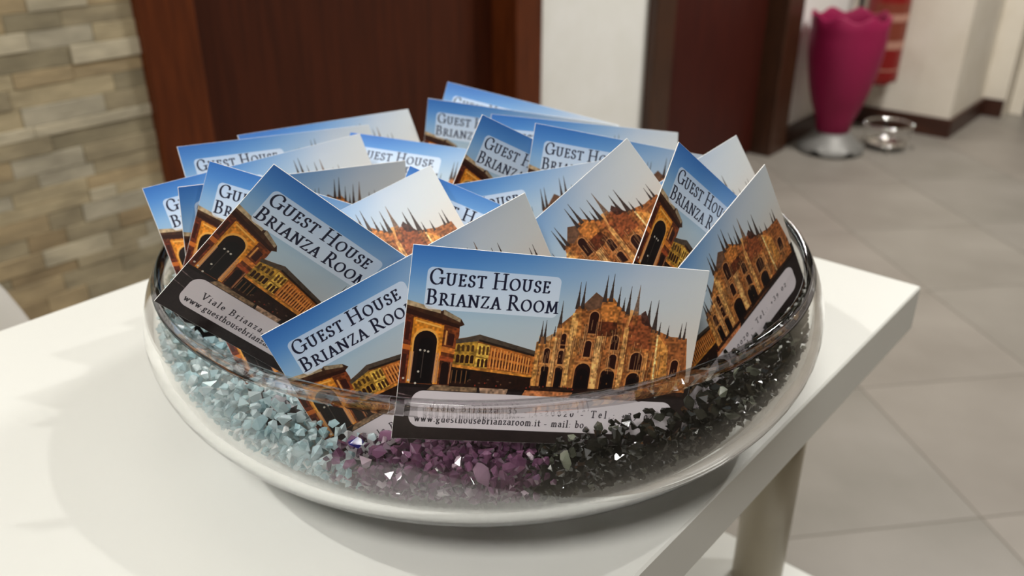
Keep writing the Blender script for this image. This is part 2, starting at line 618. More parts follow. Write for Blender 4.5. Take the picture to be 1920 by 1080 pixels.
def arch(x0, x1, y0, y1, col, alpha=1.0):
    """opening with a round head: x0..x1, top y0, bottom y1"""
    r = (x1 - x0) / 2
    pts = [(x0, y1)] + [((x0 + x1) / 2 + r * math.cos(a), y0 + min(r, y1 - y0) * (1 - math.sin(a))) for a in np.linspace(PI, 0, 11)] + [(x1, y1)]
    poly(pts, col, alpha)


def pen(pts, wx, wy, col, ang=18, alpha=1.0):
    """stroke with an elliptical nib (wx across, wy up), in mm: thick stems and thin hairlines"""
    t = math.radians(ang)
    ct, s_ = math.cos(t), math.sin(t)
    m = max(wx, wy) + .1
    xs, ys = [p[0] for p in pts], [p[1] for p in pts]
    sl = window(min(xs) - m, max(xs) + m, min(ys) - m, max(ys) + m)
    if sl is None:
        return
    X, Y = gx[sl], gy[sl]

    def tr(x, y):
        return (x * ct - y * s_) / wx, (x * s_ + y * ct) / wy
    QX, QY = tr(X, Y)
    best = np.full(X.shape, 9.0)
    for (xa, ya), (xb, yb) in zip(pts[:-1], pts[1:]):
        ax_, ay_ = tr(xa, ya)
        bx_, by_ = tr(xb, yb)
        dx, dy = bx_ - ax_, by_ - ay_
        L2 = dx * dx + dy * dy + 1e-12
        h = np.clip(((QX - ax_) * dx + (QY - ay_) * dy) / L2, 0, 1)
        best = np.minimum(best, np.hypot(QX - ax_ - h * dx, QY - ay_ - h * dy))
    a = np.clip((1 - best) * math.sqrt(wx * wy) * PX * .9 + .5, 0, 1) * alpha
    blend(sl, a, c3(col))


def arc(cx_, cy_, rx, ry, a0, a1, n=14):
    return [(cx_ + rx * math.cos(math.radians(a0 + (a1 - a0) * k / n)), cy_ + ry * math.sin(math.radians(a0 + (a1 - a0) * k / n))) for k in range(n + 1)]


def sf(x, y, w=.13):   # a serif
    return [(x - w, y), (x + w, y)]


# strokes of each letter: y up from the baseline, cap height 1; (advance, [strokes])
GL = {
    'G': (.92, [arc(.45, .5, .38, .49, 50, 330), [(.78, .06), (.78, .42)], sf(.78, .43, .15), [(.70, .88), (.72, .70)]]),
    'U': (.92, [[(.17, 1), (.17, .32)] + arc(.43, .32, .26, .31, 180, 360) + [(.69, 1)], sf(.17, 1), sf(.69, 1)]),
    'E': (.68, [[(.17, 0), (.17, 1)], [(.08, .98), (.55, .98), (.56, .84)], [(.17, .53), (.44, .53)], [(.44, .60), (.44, .45)], [(.08, .02), (.57, .02), (.60, .18)]]),
    'S': (.62, [arc(.31, .75, .20, .23, 35, 250) + arc(.30, .25, .23, .25, 85, -150), [(.49, .92), (.49, .76)], [(.09, .08), (.09, .24)]]),
    'T': (.78, [[(.38, 0), (.38, .97)], [(.06, .84), (.07, .98), (.69, .98), (.70, .84)], sf(.38, 0)]),
    'H': (.98, [[(.18, 0), (.18, 1)], [(.78, 0), (.78, 1)], [(.18, .52), (.78, .52)], sf(.18, 0), sf(.18, 1), sf(.78, 0), sf(.78, 1)]),
    'O': (.96, [arc(.47, .5, .39, .49, 0, 360, 24)]),
    'B': (.74, [[(.17, 0), (.17, 1)], [(.07, .99), (.32, .99)] + arc(.34, .76, .21, .23, 90, -90) + [(.17, .53)], [(.34, .53)] + arc(.36, .27, .26, .26, 90, -90) + [(.07, .01)]]),
    'R': (.80, [[(.17, 0), (.17, 1)], [(.07, .99), (.32, .99)] + arc(.34, .74, .22, .25, 90, -90) + [(.17, .49)], [(.36, .48), (.74, .02), (.82, .02)], sf(.17, 0)]),
    'I': (.38, [[(.18, 0), (.18, 1)], sf(.18, 0), sf(.18, 1)]),
    'A': (.84, [[(.12, 0), (.42, 1), (.72, 0)], [(.24, .34), (.60, .34)], sf(.11, 0, .11), sf(.72, 0, .13)]),
    'N': (.95, [[(.17, 0), (.17, 1), (.77, .02), (.77, 1)], sf(.15, 0), sf(.12, 1, .1), sf(.77, 1)]),
    'Z': (.74, [[(.10, .84), (.11, .98), (.62, .98), (.09, .02), (.64, .02), (.66, .18)]]),
    'M': (1.12, [[(.15, 0), (.21, 1), (.55, .12), (.88, 1), (.95, 0)], sf(.15, 0), sf(.95, 0), sf(.19, 1, .08), sf(.90, 1, .08)]),
    'V': (.78, [[(.07, 1), (.39, 0), (.70, 1)], sf(.07, 1), sf(.70, 1)]),
    'i': (.30, [[(.15, 0), (.15, .60)], sf(.15, 0, .09), [(.06, .60), (.15, .60)], [(.15, .84), (.15, .86)]]),
    'a': (.48, [arc(.22, .44, .15, .16, 150, 0) + [(.37, .06), (.45, .02)], arc(.21, .18, .15, .17, 70, 330)]),
    'l': (.28, [[(.14, 0), (.14, 1.02)], sf(.14, 0, .09), [(.05, 1.02), (.14, 1.02)]]),
    'e': (.47, [[(.07, .34), (.39, .34)] + arc(.23, .32, .17, .29, 8, 320)]),
    'r': (.38, [[(.13, 0), (.13, .60)], [(.13, .42)] + arc(.27, .44, .12, .16, 150, 60), sf(.13, 0, .09), [(.05, .60), (.13, .60)]]),
    'n': (.56, [[(.13, 0), (.13, .60)], [(.13, .40)] + arc(.28, .42, .15, .19, 160, 0) + [(.43, 0)], sf(.13, 0, .08), sf(.43, 0, .08)]),
    'z': (.45, [[(.08, .5), (.08, .60), (.36, .60), (.07, .02), (.37, .02), (.38, .12)]]),
    'w': (.72, [[(.06, .60), (.22, .02), (.36, .56), (.50, .02), (.65, .60)], sf(.06, .60, .07), sf(.65, .60, .07)]),
    'g': (.50, [arc(.22, .40, .14, .19, 0, 360, 18), arc(.22, -.14, .18, .14, 0, 360, 18), [(.12, .22), (.12, .08), (.32, .0)], [(.34, .56), (.45, .60)]]),
    'u': (.56, [[(.13, .60), (.13, .2)] + arc(.27, .19, .14, .18, 180, 330) + [(.43, .2)], [(.43, .60), (.43, .02), (.50, .02)], [(.05, .6), (.13, .6)], [(.35, .6), (.43, .6)]]),
    's': (.40, [arc(.19, .46, .12, .14, 40, 260) + arc(.19, .15, .14, .15, 80, -150)]),
    't': (.36, [[(.15, .80), (.15, .14)] + arc(.26, .13, .11, .12, 180, 310), [(.03, .58), (.32, .58)]]),
    'h': (.56, [[(.13, 0), (.13, 1.02)], [(.13, .40)] + arc(.28, .42, .15, .19, 160, 0) + [(.43, 0)], sf(.13, 0, .08), sf(.43, 0, .08), [(.04, 1.02), (.13, 1.02)]]),
    'o': (.53, [arc(.26, .30, .20, .30, 0, 360, 20)]),
    'b': (.54, [[(.13, .02), (.13, 1.02)], [(.13, .42)] + arc(.28, .30, .18, .30, 140, -150), [(.04, 1.02), (.13, 1.02)]]),
    'm': (.84, [[(.13, 0), (.13, .60)], [(.13, .40)] + arc(.26, .42, .14, .19, 160, 0) + [(.40, 0)], [(.40, .40)] + arc(.54, .42, .15, .19, 160, 0) + [(.69, 0)], sf(.13, 0, .07), sf(.40, 0, .07), sf(.69, 0, .07)]),
    'd': (.54, [[(.40, .02), (.40, 1.02)], arc(.24, .30, .18, .30, 40, 320)]),
    '3': (.50, [arc(.23, .70, .16, .19, 150, -80) + arc(.23, .26, .19, .25, 80, -150)]),
    '5': (.50, [[(.40, .92), (.16, .92), (.12, .55)] + arc(.22, .30, .18, .28, 115, -150)]),
    '0': (.50, [arc(.24, .36, .18, .35, 0, 360, 18)]),
    '2': (.50, [arc(.22, .52, .16, .17, 160, -30) + [(.07, .02), (.40, .02)]]),
    '9': (.50, [arc(.23, .46, .16, .20, 0, 360, 14), [(.39, .46), (.34, .1), (.14, -.12)]]),
    '.': (.22, [[(.10, .04), (.10, .05)]]),
    ',': (.22, [[(.11, .05), (.06, -.14)]]),
    ':': (.24, [[(.11, .04), (.11, .05)], [(.11, .48), (.11, .49)]]),
    '-': (.36, [[(.06, .26), (.28, .26)]]),
    '+': (.50, [[(.06, .34), (.40, .34)], [(.23, .14), (.23, .54)]]),
    ' ': (.30, []),
}


def write(items, x0, x1, base, wx, wy, col):
    """items: [(char, height mm)]; spaced out to fill x0..x1"""
    adv = [GL[c][0] * h for c, h in items]
    gap = ((x1 - x0) - sum(adv)) / max(1, len(items) - 1)
    x = x0
    for (c, h), a in zip(items, adv):
        for st_ in GL[c][1]:
            pen([(x + px * h, base - py * h) for px, py in st_], wx * (1.1 if h > 4 else 1), wy, col)
        x += a + gap


def caps(txt, big, small):
    out = []
    for w_ in txt.split(' '):
        if out:
            out.append((' ', small))
        out += [(c, big if k == 0 else small) for k, c in enumerate(w_)]
    return out


# sky: blue at the upper left, pale warm grey at the right
def grid_color(us, vs, cols):
    out = np.zeros((AH, AW, 3))
    cols = np.array(cols, float) / 255
    iu = np.clip(np.searchsorted(us, gx) - 1, 0, len(us) - 2)
    iv = np.clip(np.searchsorted(vs, gy) - 1, 0, len(vs) - 2)
    us, vs = np.array(us, float), np.array(vs, float)
    fu = np.clip((gx - us[iu]) / (us[iu + 1] - us[iu]), 0, 1)[..., None]
    fv = np.clip((gy - vs[iv]) / (vs[iv + 1] - vs[iv]), 0, 1)[..., None]
    return (cols[iv, iu] * (1 - fu) + cols[iv, iu + 1] * fu) * (1 - fv) + (cols[iv + 1, iu] * (1 - fu) + cols[iv + 1, iu + 1] * fu) * fv


ART[:] = grid_color([0, 14, 32, 50, 66, 85], [0, 5, 12, 20, 30, 55], [
    [(54, 112, 190), (58, 116, 192), (82, 136, 200), (130, 166, 208), (178, 194, 214), (204, 211, 216)],
    [(78, 136, 206), (84, 142, 208), (112, 160, 212), (150, 180, 212), (190, 202, 216), (208, 213, 215)],
    [(130, 174, 218), (140, 180, 218), (156, 188, 214), (174, 194, 212), (196, 206, 214), (210, 212, 211)],
    [(168, 196, 216), (174, 198, 214), (180, 198, 210), (188, 200, 208), (204, 204, 202), (214, 208, 200)],
    [(186, 198, 204), (188, 198, 202), (192, 198, 200), (198, 200, 198), (210, 204, 194), (216, 206, 194)],
    [(186, 198, 204), (188, 198, 202), (192, 198, 200), (198, 200, 198), (210, 204, 194), (216, 206, 194)]])

# square: dark ground with lit patches
poly([(0, 36), (85, 34), (85, 55), (0, 55)], (24, 16, 15))
poly([(0, 39.8), (85, 39.5), (85, 55), (0, 55)], (36, 27, 27), 1, .2)
for P_, c in (([(10, 38.3), (22, 38.5), (22, 40.4), (8, 40.4)], (140, 112, 84)), ([(22.5, 38.6), (31, 38.7), (30.5, 40.6), (23, 40.6)], (172, 138, 112)), ([(36, 38.6), (50, 38.8), (49, 40.8), (35, 40.8)], (196, 120, 72)),
              ([(52, 38.6), (66, 38.4), (68, 39.8), (52, 40)], (92, 54, 32)), ([(0, 41.5), (4, 42.3), (4, 42.6), (0, 41.9)], (110, 92, 92)), ([(0, 45.3), (4, 46), (4, 46.3), (0, 45.6)], (100, 84, 84))):
    poly(P_, c, .9, .5)

# gallery front with its great arch
poly([(0, 15.4), (15, 20.6), (15.2, 24.2), (14.6, 28), (14.2, 38.8), (0, 38.8)], (96, 46, 22), 1, .55)
poly([(0, 15.2), (9.6, 17.6), (10.4, 17.2), (15.2, 19.5), (16.3, 21.1), (15, 21.7), (0, 17.7)], (62, 36, 22), 1, .3)
poly([(0, 15.1), (3, 15.8), (9.4, 17.4), (9.4, 18.3), (0, 16.5)], (172, 150, 118), 1, .3)
poly([(10.2, 17.2), (15.1, 19.4), (15.1, 20.5), (10.2, 18.5)], (148, 130, 104), 1, .3)
poly([(0, 17.3), (15, 21.2), (14.9, 22.2), (0, 18.8)], (46, 20, 12))
poly([(2.3, 19.7), (10.8, 21.6), (10.6, 38.6), (2.0, 38.6)], (214, 132, 38), 1, .35)
poly([(2.9, 20.4), (10.1, 22.0), (10.1, 22.5), (2.9, 20.9)], (240, 176, 84))
poly([(0, 19.6), (2.2, 20.2), (1.8, 38.6), (0, 38.6)], (104, 44, 24), 1, .5)
poly([(.5, 21), (1.6, 21.3), (1.5, 26.4), (.4, 26.2)], (60, 22, 12))
poly([(0, 27.4), (2.2, 27.8), (2.2, 29.2), (0, 28.9)], (196, 104, 40))
poly([(.4, 30.2), (1.5, 30.4), (1.4, 37), (.3, 37)], (58, 22, 14))
arch(2.6, 9.7, 22.7, 38.6, (236, 168, 78))
arch(3.1, 9.3, 23.4, 38.6, (22, 9, 8))
arch(4.4, 8.4, 25.4, 38.6, (11, 5, 6))
for x in (2.4, 3.0, 9.3, 9.9):
    poly([(x, 29.5), (x + .35, 29.5), (x + .2, 38.2), (x - .2, 38.2)], (196, 140, 104), .9)
poly([(10.8, 22), (14.9, 23), (14.6, 28.2), (10.7, 27.6)], (112, 54, 24), 1, .5)
poly([(11.4, 23), (11.9, 23.1), (11.8, 27.2), (11.3, 27.1)], (218, 150, 78))
poly([(12.2, 23.6), (13.9, 24), (13.8, 27.3), (12.1, 27)], (52, 20, 14))
poly([(10.7, 27.5), (14.7, 28.2), (14.6, 29.7), (10.6, 29.1)], (214, 124, 50), 1, .4)
poly([(10.5, 30.3), (14.4, 30.7), (14.3, 32), (10.4, 31.6)], (150, 68, 34), 1, .4)
arch(11.2, 13.4, 32.0, 38.6, (26, 10, 8))
for x in (10.2, 13.7, 14.2):
    poly([(x, 32), (x + .35, 32), (x + .2, 38.3), (x - .1, 38.3)], (170, 118, 80), .9)
for x, y in ((5.0, 29.0), (6.2, 29.1), (7.2, 29.3), (5.1, 35.2), (1.2, 37.3), (2.6, 37.8), (4.6, 38.6)):
    ell(x, y, .33, .33, (214, 206, 190), .9)
poly([(5.9, 29), (6.15, 29), (6.0, 37), (5.75, 37)], (96, 84, 74), .6)

# arcaded palace
poly([(14.6, 25.2), (17.2, 24.6), (20.9, 23.6), (37.3, 27.5), (37.3, 39), (14.2, 39)], (112, 66, 26), 1, .5)
poly([(14.6, 26.2), (20.5, 25.4), (20.3, 33), (14.3, 32.6)], (158, 118, 44), 1, .55)
poly([(20.6, 25.9), (24.2, 26.5), (24, 33.2), (20.4, 33)], (206, 164, 70), 1, .5)
poly([(24.2, 26.4), (37.3, 29), (36.9, 34.4), (24, 33.2)], (186, 106, 44), 1, .4)
for k in range(14):
    x = 24.6 + k * .92 - k * k * .006
    poly([(x, 27.0 + k * .18), (x + .34, 27.05 + k * .18), (x + .3, 33.1 + k * .08), (x - .04, 33.1 + k * .08)], (236, 164, 88) if k % 2 else (226, 146, 70), .85)
    poly([(x + .38, 28 + k * .17), (x + .72, 28 + k * .17), (x + .7, 29.6 + k * .14), (x + .36, 29.6 + k * .14)], (92, 38, 16), .9)
    poly([(x + .38, 30.4 + k * .13), (x + .72, 30.4 + k * .13), (x + .7, 32.6 + k * .09), (x + .36, 32.6 + k * .09)], (64, 26, 12), .9)
poly([(20.6, 29.7), (24, 30.2), (24, 30.6), (20.6, 30.1)], (120, 84, 30), .8)
for x in (21.1, 22.2, 23.3):
    arch(x, x + .62, 26.8, 29.3, (92, 58, 22))
    arch(x, x + .7, 30.5, 32.9, (60, 30, 12))
for x in (15.0, 16.3, 17.7, 19.0):
    arch(x, x + .75, 26.7, 28.6, (74, 48, 20))
    arch(x, x + .95, 29.6, 32.0, (44, 20, 10))
poly([(14.2, 32.4), (20.4, 33), (37, 34.4), (37, 35.2), (20.4, 33.9), (14.2, 33.3)], (206, 132, 52), 1, .4)
poly([(14.1, 33.3), (20.4, 33.9), (37.2, 35.2), (37.2, 39), (14, 39)], (34, 16, 10), 1, .4)
for x in (14.6, 15.9, 17.3, 18.6):
    arch(x, x + .9, 34.1, 37.4, (10, 5, 5))
    poly([(x - .3, 34.2), (x - .05, 34.2), (x - .1, 38), (x - .35, 38)], (150, 106, 60), .7)
for x, y in ((19.6, 36.8), (22.4, 37.6), (24.8, 36.5), (27.6, 36.9), (31.2, 37)):
    ell(x, y, .4, .22, (120, 92, 70), .6)
poly([(14.4, 25.5), (17, 24.7), (20.9, 23.5), (37.4, 27.3), (37.4, 28.6), (21, 25.4), (17, 26.1), (14.6, 26.5)], (72, 60, 50), 1, .25)
poly([(20.9, 24.9), (37.3, 28.4), (37.3, 28.9), (20.9, 25.5)], (38, 26, 20))

# cathedral
body = [(37.2, 24.6), (39.6, 23.4), (40.4, 24.2), (42.6, 21.8), (43.4, 19.0), (46.8, 15.6), (47.4, 13.4), (49.0, 13.0), (52.3, 9.0), (54.6, 10.6), (57.6, 10.2), (59.8, 12.4), (62.4, 14.4), (64.8, 14.2), (67.4, 15.6),
        (69.4, 17.2), (71.6, 18.6), (74.6, 19.6), (76.8, 20.4), (79.4, 20.4), (81.9, 20.6), (82.6, 25), (83.6, 31.5), (83.4, 38.6), (37.0, 38.6)]
poly(body, (150, 90, 46), 1, .6)
poly([(37.2, 24.6), (43, 21), (46.9, 15.6), (48.6, 13.4), (49.6, 20), (48.8, 38.6), (37, 38.6)], (182, 122, 62), .7, .6)
poly([(49.2, 12.8), (52.3, 9.0), (54.8, 10.5), (54.2, 13.4), (50.6, 14.6)], (104, 74, 56), 1, .3)
poly([(54.4, 13), (57.6, 10.3), (60.2, 13.2), (59.6, 17.6), (55, 16.6)], (196, 122, 56), .7, .5)
poly([(61.6, 16.2), (66.4, 14.4), (71.2, 19), (71.4, 24.6), (62.4, 24.2)], (122, 62, 36), .8, .6)
poly([(72.7, 19.8), (76.6, 24.2), (77.6, 33.6), (72.8, 35)], (216, 148, 70), .75, .4)
poly([(76.7, 20.8), (81.8, 21), (83.4, 31), (77.8, 33)], (150, 88, 48), .75, .5)
poly([(53.0, 17.4), (59.8, 17.2), (60.6, 21.2), (53.6, 21.8)], (66, 26, 15), .75, .6)
# buttresses
for xt, yt, xb, w_, c in ((38.4, 22.8, 38.0, 1.7, (206, 146, 76)), (43.1, 19.6, 42.6, 1.7, (214, 160, 98)), (47.4, 15.4, 46.9, 2.5, (224, 168, 96)), (55.6, 21.6, 55.4, 3.0, (218, 166, 102)), (63.0, 18.4, 63.3, 1.9, (220, 160, 92)), (72.7, 20, 73.9, .7, (248, 206, 140)), (70.2, 25.6, 70.6, 1.5, (206, 138, 74))):
    poly([(xt - w_ * .36, yt), (xt + w_ * .36, yt), (xb + w_ * .5, 38.2), (xb - w_ * .5, 38.2)], c, .9, .55)
    poly([(xb + w_ * .28, 22 if yt < 20 else yt + 2), (xb + w_ * .5, 22 if yt < 20 else yt + 2), (xb + w_ * .55, 38.2), (xb + w_ * .3, 38.2)], (104, 52, 24), .6)
poly([(63.2, 13.2), (64.3, 13.4), (63.2, 18.8), (62.6, 18.4)], (234, 168, 98), .9)
# windows and portals
for x0, x1, y0, y1 in ((51.6, 54.2, 14.6, 21), (51.3, 53.3, 23.2, 28), (44.2, 45.6, 21.6, 26), (59.0, 61.2, 21.2, 25.4), (39.8, 41.4, 26.2, 30.6), (44.0, 45.6, 26.6, 30.6), (59.2, 61.4, 26.8, 31.2), (65.6, 69.2, 25.8, 31), (78.4, 80.6, 27.4, 32.6)):
    arch(x0 - .35, x1 + .35, y0 - .4, y1, (214, 150, 96), .65)
    arch(x0, x1, y0, y1, (40, 13, 9))
    poly([(x0 - .5, y1), (x1 + .5, y1), (x1 + .5, y1 + .5), (x0 - .5, y1 + .5)], (206, 144, 88), .6)
for x0, x1, y0, y1 in ((49.6, 54.2, 30.0, 38.4), (39.6, 41.8, 31.2, 38), (43.8, 46.0, 31.2, 38), (57.4, 61.6, 31.2, 38.2), (65.4, 69.4, 32, 38.2)):
    arch(x0 - .4, x1 + .4, y0 - .5, y1, (206, 138, 76), .7)
    arch(x0, x1, y0, y1, (30, 11, 9))
    arch(x0 + .5, x1 - .5, y0 + 1.6, y1, (14, 6, 7))
for y, x0, x1 in ((24.6, 38, 47), (31.2, 38, 47), (29.3, 49, 56), (22.0, 50, 55), (25.8, 58, 62), (31.4, 58, 62)):
    poly([(x0, y), (x1, y + .15), (x1, y + .6), (x0, y + .45)], (220, 152, 88), .5)
r2 = random.Random(3)
for k in range(190):
    x, y = r2.uniform(37.6, 82), r2.uniform(14, 37.6)
    if y < 24 - .25 * min(x - 37, 83 - x) * .9:
        continue
    w_, h_ = r2.uniform(.12, .4), r2.uniform(.3, 1.3)
    poly([(x, y), (x + w_, y), (x + w_, y + h_), (x, y + h_)], r2.choice([(242, 190, 116), (70, 28, 14), (96, 42, 20), (226, 150, 72)]), .45)
for k in range(90):          # shafts and tracery: fine uprights, light and dark side by side
    x = r2.uniform(37.6, 81.5)
    top = 16 + .55 * abs(x - 54) * .8 + r2.uniform(0, 10)
    ln = r2.uniform(2, 6)
    if top + ln > 37.5:
        continue
    poly([(x, top), (x + .16, top), (x + .16, top + ln), (x, top + ln)], (236, 190, 128), .5)
    poly([(x + .18, top), (x + .4, top), (x + .4, top + ln), (x + .18, top + ln)], (66, 32, 20), .5)
poly([(37, 37.6), (84, 37.4), (84, 39), (37, 39)], (26, 12, 10), .85, .5)
for k in range(26):
    x = r2.uniform(15, 80)
    ell(x, r2.uniform(37.2, 38.4), .22, .28, r2.choice([(150, 96, 60), (96, 60, 44), (190, 60, 40)]), .6)


# spires
def spire(x, y, yb, w_, c=(62, 50, 46), lean=0.0):
    poly([(x - .04, y), (x + .04, y), (x + w_ * .16 + lean, y + (yb - y) * .45), (x + w_ * .5 + lean, yb), (x - w_ * .5 + lean, yb), (x - w_ * .16 + lean, y + (yb - y) * .45)], c, 1, .3)
    for f in (.4, .62, .8):
        yy = y + (yb - y) * f
        poly([(x - w_ * .42 * f - .1, yy), (x + w_ * .42 * f + .1, yy), (x + w_ * .3 * f, yy + .5), (x - w_ * .3 * f, yy + .5)], c, .9)


for x, y, yb, w_ in ((38.3, 18.3, 25, 1.3), (39.3, 18.0, 25, 1.3), (43.2, 12.1, 20, 1.3), (42.0, 19.6, 22.6, .7), (47.5, 6.4, 14.2, 1.35), (48.9, 6.1, 14, 1.3), (55.1, 3.7, 11.6, 1.4), (56.9, 3.2, 11.4, 1.4), (59.3, 6.8, 12.6, 1.0),
                      (61.0, 9.8, 13.8, 1.0), (62.5, 6.4, 15, 1.5), (69.0, 10.2, 17.6, 1.7), (71.3, 9.7, 19.6, 1.8), (73.0, 16.2, 20, .9), (75.7, 17.0, 21, .9), (79.6, 16.1, 21, .9), (80.9, 15.6, 21, .9)):
    spire(x, y, yb, w_)
spire(65.0, 5.8, 14.8, 1.9, (120, 98, 84))
poly([(66.6, 14.2), (67.8, 13.2), (68.8, 15.2), (70.4, 18), (67.2, 17)], (66, 36, 28), .9, .4)
for x, y in ((38.8, 23), (43.1, 19), (48.1, 13.6), (62.6, 14.6), (65, 13.6), (71.2, 18.6)):
    poly([(x - .5, y), (x + .5, y), (x + .7, y + 4), (x - .7, y + 4)], (160, 98, 50), .6, .5)

# panels and lettering
rrect(4.6, 41.8, 5.6, 17.3, 1.6, (226, 236, 252), .72)
NAVY = (22, 24, 48)
write(caps('GUEST HOUSE', 4.35, 3.25), 5.35, 38.9, 10.35, .30, .13, NAVY)
write(caps('BRIANZA ROOM', 4.2, 3.25), 5.0, 42.0, 15.95, .30, .13, NAVY)
rrect(4.0, 80.8, 40.6, 51.3, 3.4, (232, 224, 228), .9)
write([(c, 2.15) for c in 'Viale Brianza, 35'], 9.2, 34.4, 46.4, .16, .085, (40, 34, 40))
write([(c, 2.15) for c in '- I-20020 - Tel.: +39 02'], 36.6, 75.5, 46.4, .16, .085, (40, 34, 40))
write([(c, 2.1) for c in 'www.guesthousebrianzaroom.it'], 5.7, 41.6, 49.7, .16, .085, (40, 34, 40))
write([(c, 2.1) for c in '- mail: bo'], 42.8, 54.6, 49.7, .16, .085, (40, 34, 40))

img = bpy.data.images.new('card_print', AW, AH)
buf = np.ones((AH, AW, 4), np.float32)
buf[..., :3] = np.clip(ART, 0, 1)[::-1]
img.pixels.foreach_set(buf.ravel())
img.update()
img.pack()
# ------------------------------------------------------------------ glass bowl (all measures from the table top)
HT = .185
BK, BRM, BZM, BRB, BE, BCX, BCY, BR = .6509, .6597, .2335, .3024, 1.9537, 1.1764, 1.0794, .6179
BC = Vector((BCX * HT, BCY * HT, TZ))
WALLT = .0034


def brad(z):
    """outer radius of the bowl at height z (m)"""
    q = z / HT
    hb = 1 - BK
    if q <= 0:
        return BRB * HT
    if q < BZM:
        c = 1 - q / BZM
        a = math.acos(max(0, min(1, c ** (BE / 2))))
        return (BRB + (BRM - BRB) * math.sin(a) ** (2 / BE)) * HT
    b = min(1, (q - BZM) / (hb - BZM))
    return (BRM - (BRM - BR) * b * b) * HT


FLOORZ = .0045


def inner(z):
    return brad(max(0, z - FLOORZ * .6)) - WALLT


ZTOP = (1 - BK) * HT
outer = []
for i in range(19):
    t = i / 18 * PI / 2
    outer.append(((BRB + (BRM - BRB) * math.sin(t) ** (2 / BE)) * HT, BZM * HT * (1 - math.cos(t) ** (2 / BE))))
for i in range(1, 11):
    b = i / 10
    outer.append(((BRM - (BRM - BR) * b * b) * HT, (BZM + (1 - BK - BZM) * b) * HT))
outer = [(r, z) for r, z in outer if z < ZTOP - .002]
inn = []
for i in range(len(outer) - 1, -1, -1):
    r, z = outer[i]
    k = i / (len(outer) - 1)
    nr, nz = outer[min(i + 1, len(outer) - 1)], outer[max(i - 1, 0)]
    tx, tz = nr[0] - nz[0], nr[1] - nz[1]
    L = math.hypot(tx, tz)
    w = WALLT + (FLOORZ - WALLT) * max(0, 1 - z / .02)
    inn.append((max(.001, r - tz / L * w), z + tx / L * w))
inn = [p for p in inn if p[0] > .03]
rim_r = (outer[-1][0] + inn[0][0]) / 2
rim = []
for i in range(1, 8):
    a = PI * i / 8
    hw = (outer[-1][0] - inn[0][0]) / 2 * 1.25
    rim.append((rim_r + hw * math.cos(a), (outer[-1][1] + inn[0][1]) / 2 + .0024 * math.sin(a)))
prof = [(.0, .0)] + [(.03, .0)] + outer + rim + inn + [(.02, FLOORZ), (.0, FLOORZ)]
bm = bmesh.new()
SEG = 128
rings = lathe(bm, prof[1:-1], SEG)
cap(bm, rings[0], True)
cap(bm, rings[-1])
bmesh.ops.recalc_face_normals(bm, faces=bm.faces[:])
m_glass = bpy.data.materials.new('clear_glass')
m_glass.use_nodes = True
nt = m_glass.node_tree
b = nt.nodes['Principled BSDF']
b.inputs['Base Color'].default_value = (.985, .995, .99, 1)
b.inputs['Roughness'].default_value = 0.0
b.inputs['IOR'].default_value = 1.48
b.inputs['Transmission Weight'].default_value = 1.0
m_rimg = m_glass.copy()
m_rimg.name = 'clear_glass_lip'
m_rimg.node_tree.nodes['Principled BSDF'].inputs['Alpha'].default_value = .42
for f in bm.faces:
    f.material_index = 1 if f.calc_center_median().z > ZTOP - .0052 else 0
bowl = obj('glass_bowl', bm, [m_glass, m_rimg], smooth=True, loc=BC)
tag(bowl, 'low round clear glass bowl full of business cards and crystal chips on the white table', 'bowl')

# ------------------------------------------------------------------ the cards
m_print = bpy.data.materials.new('printed_card_face')
m_print.use_nodes = True
nt = m_print.node_tree
b = nt.nodes['Principled BSDF']
ti = nt.nodes.new('ShaderNodeTexImage')
ti.image = img
ti.extension = 'EXTEND'
nt.links.new(ti.outputs['Color'], b.inputs['Base Color'])
b.inputs['Roughness'].default_value = .5
b.inputs['Specular IOR Level'].default_value = .3
m_paper = mat('white_card_stock', srgb(240, 238, 234), .6)

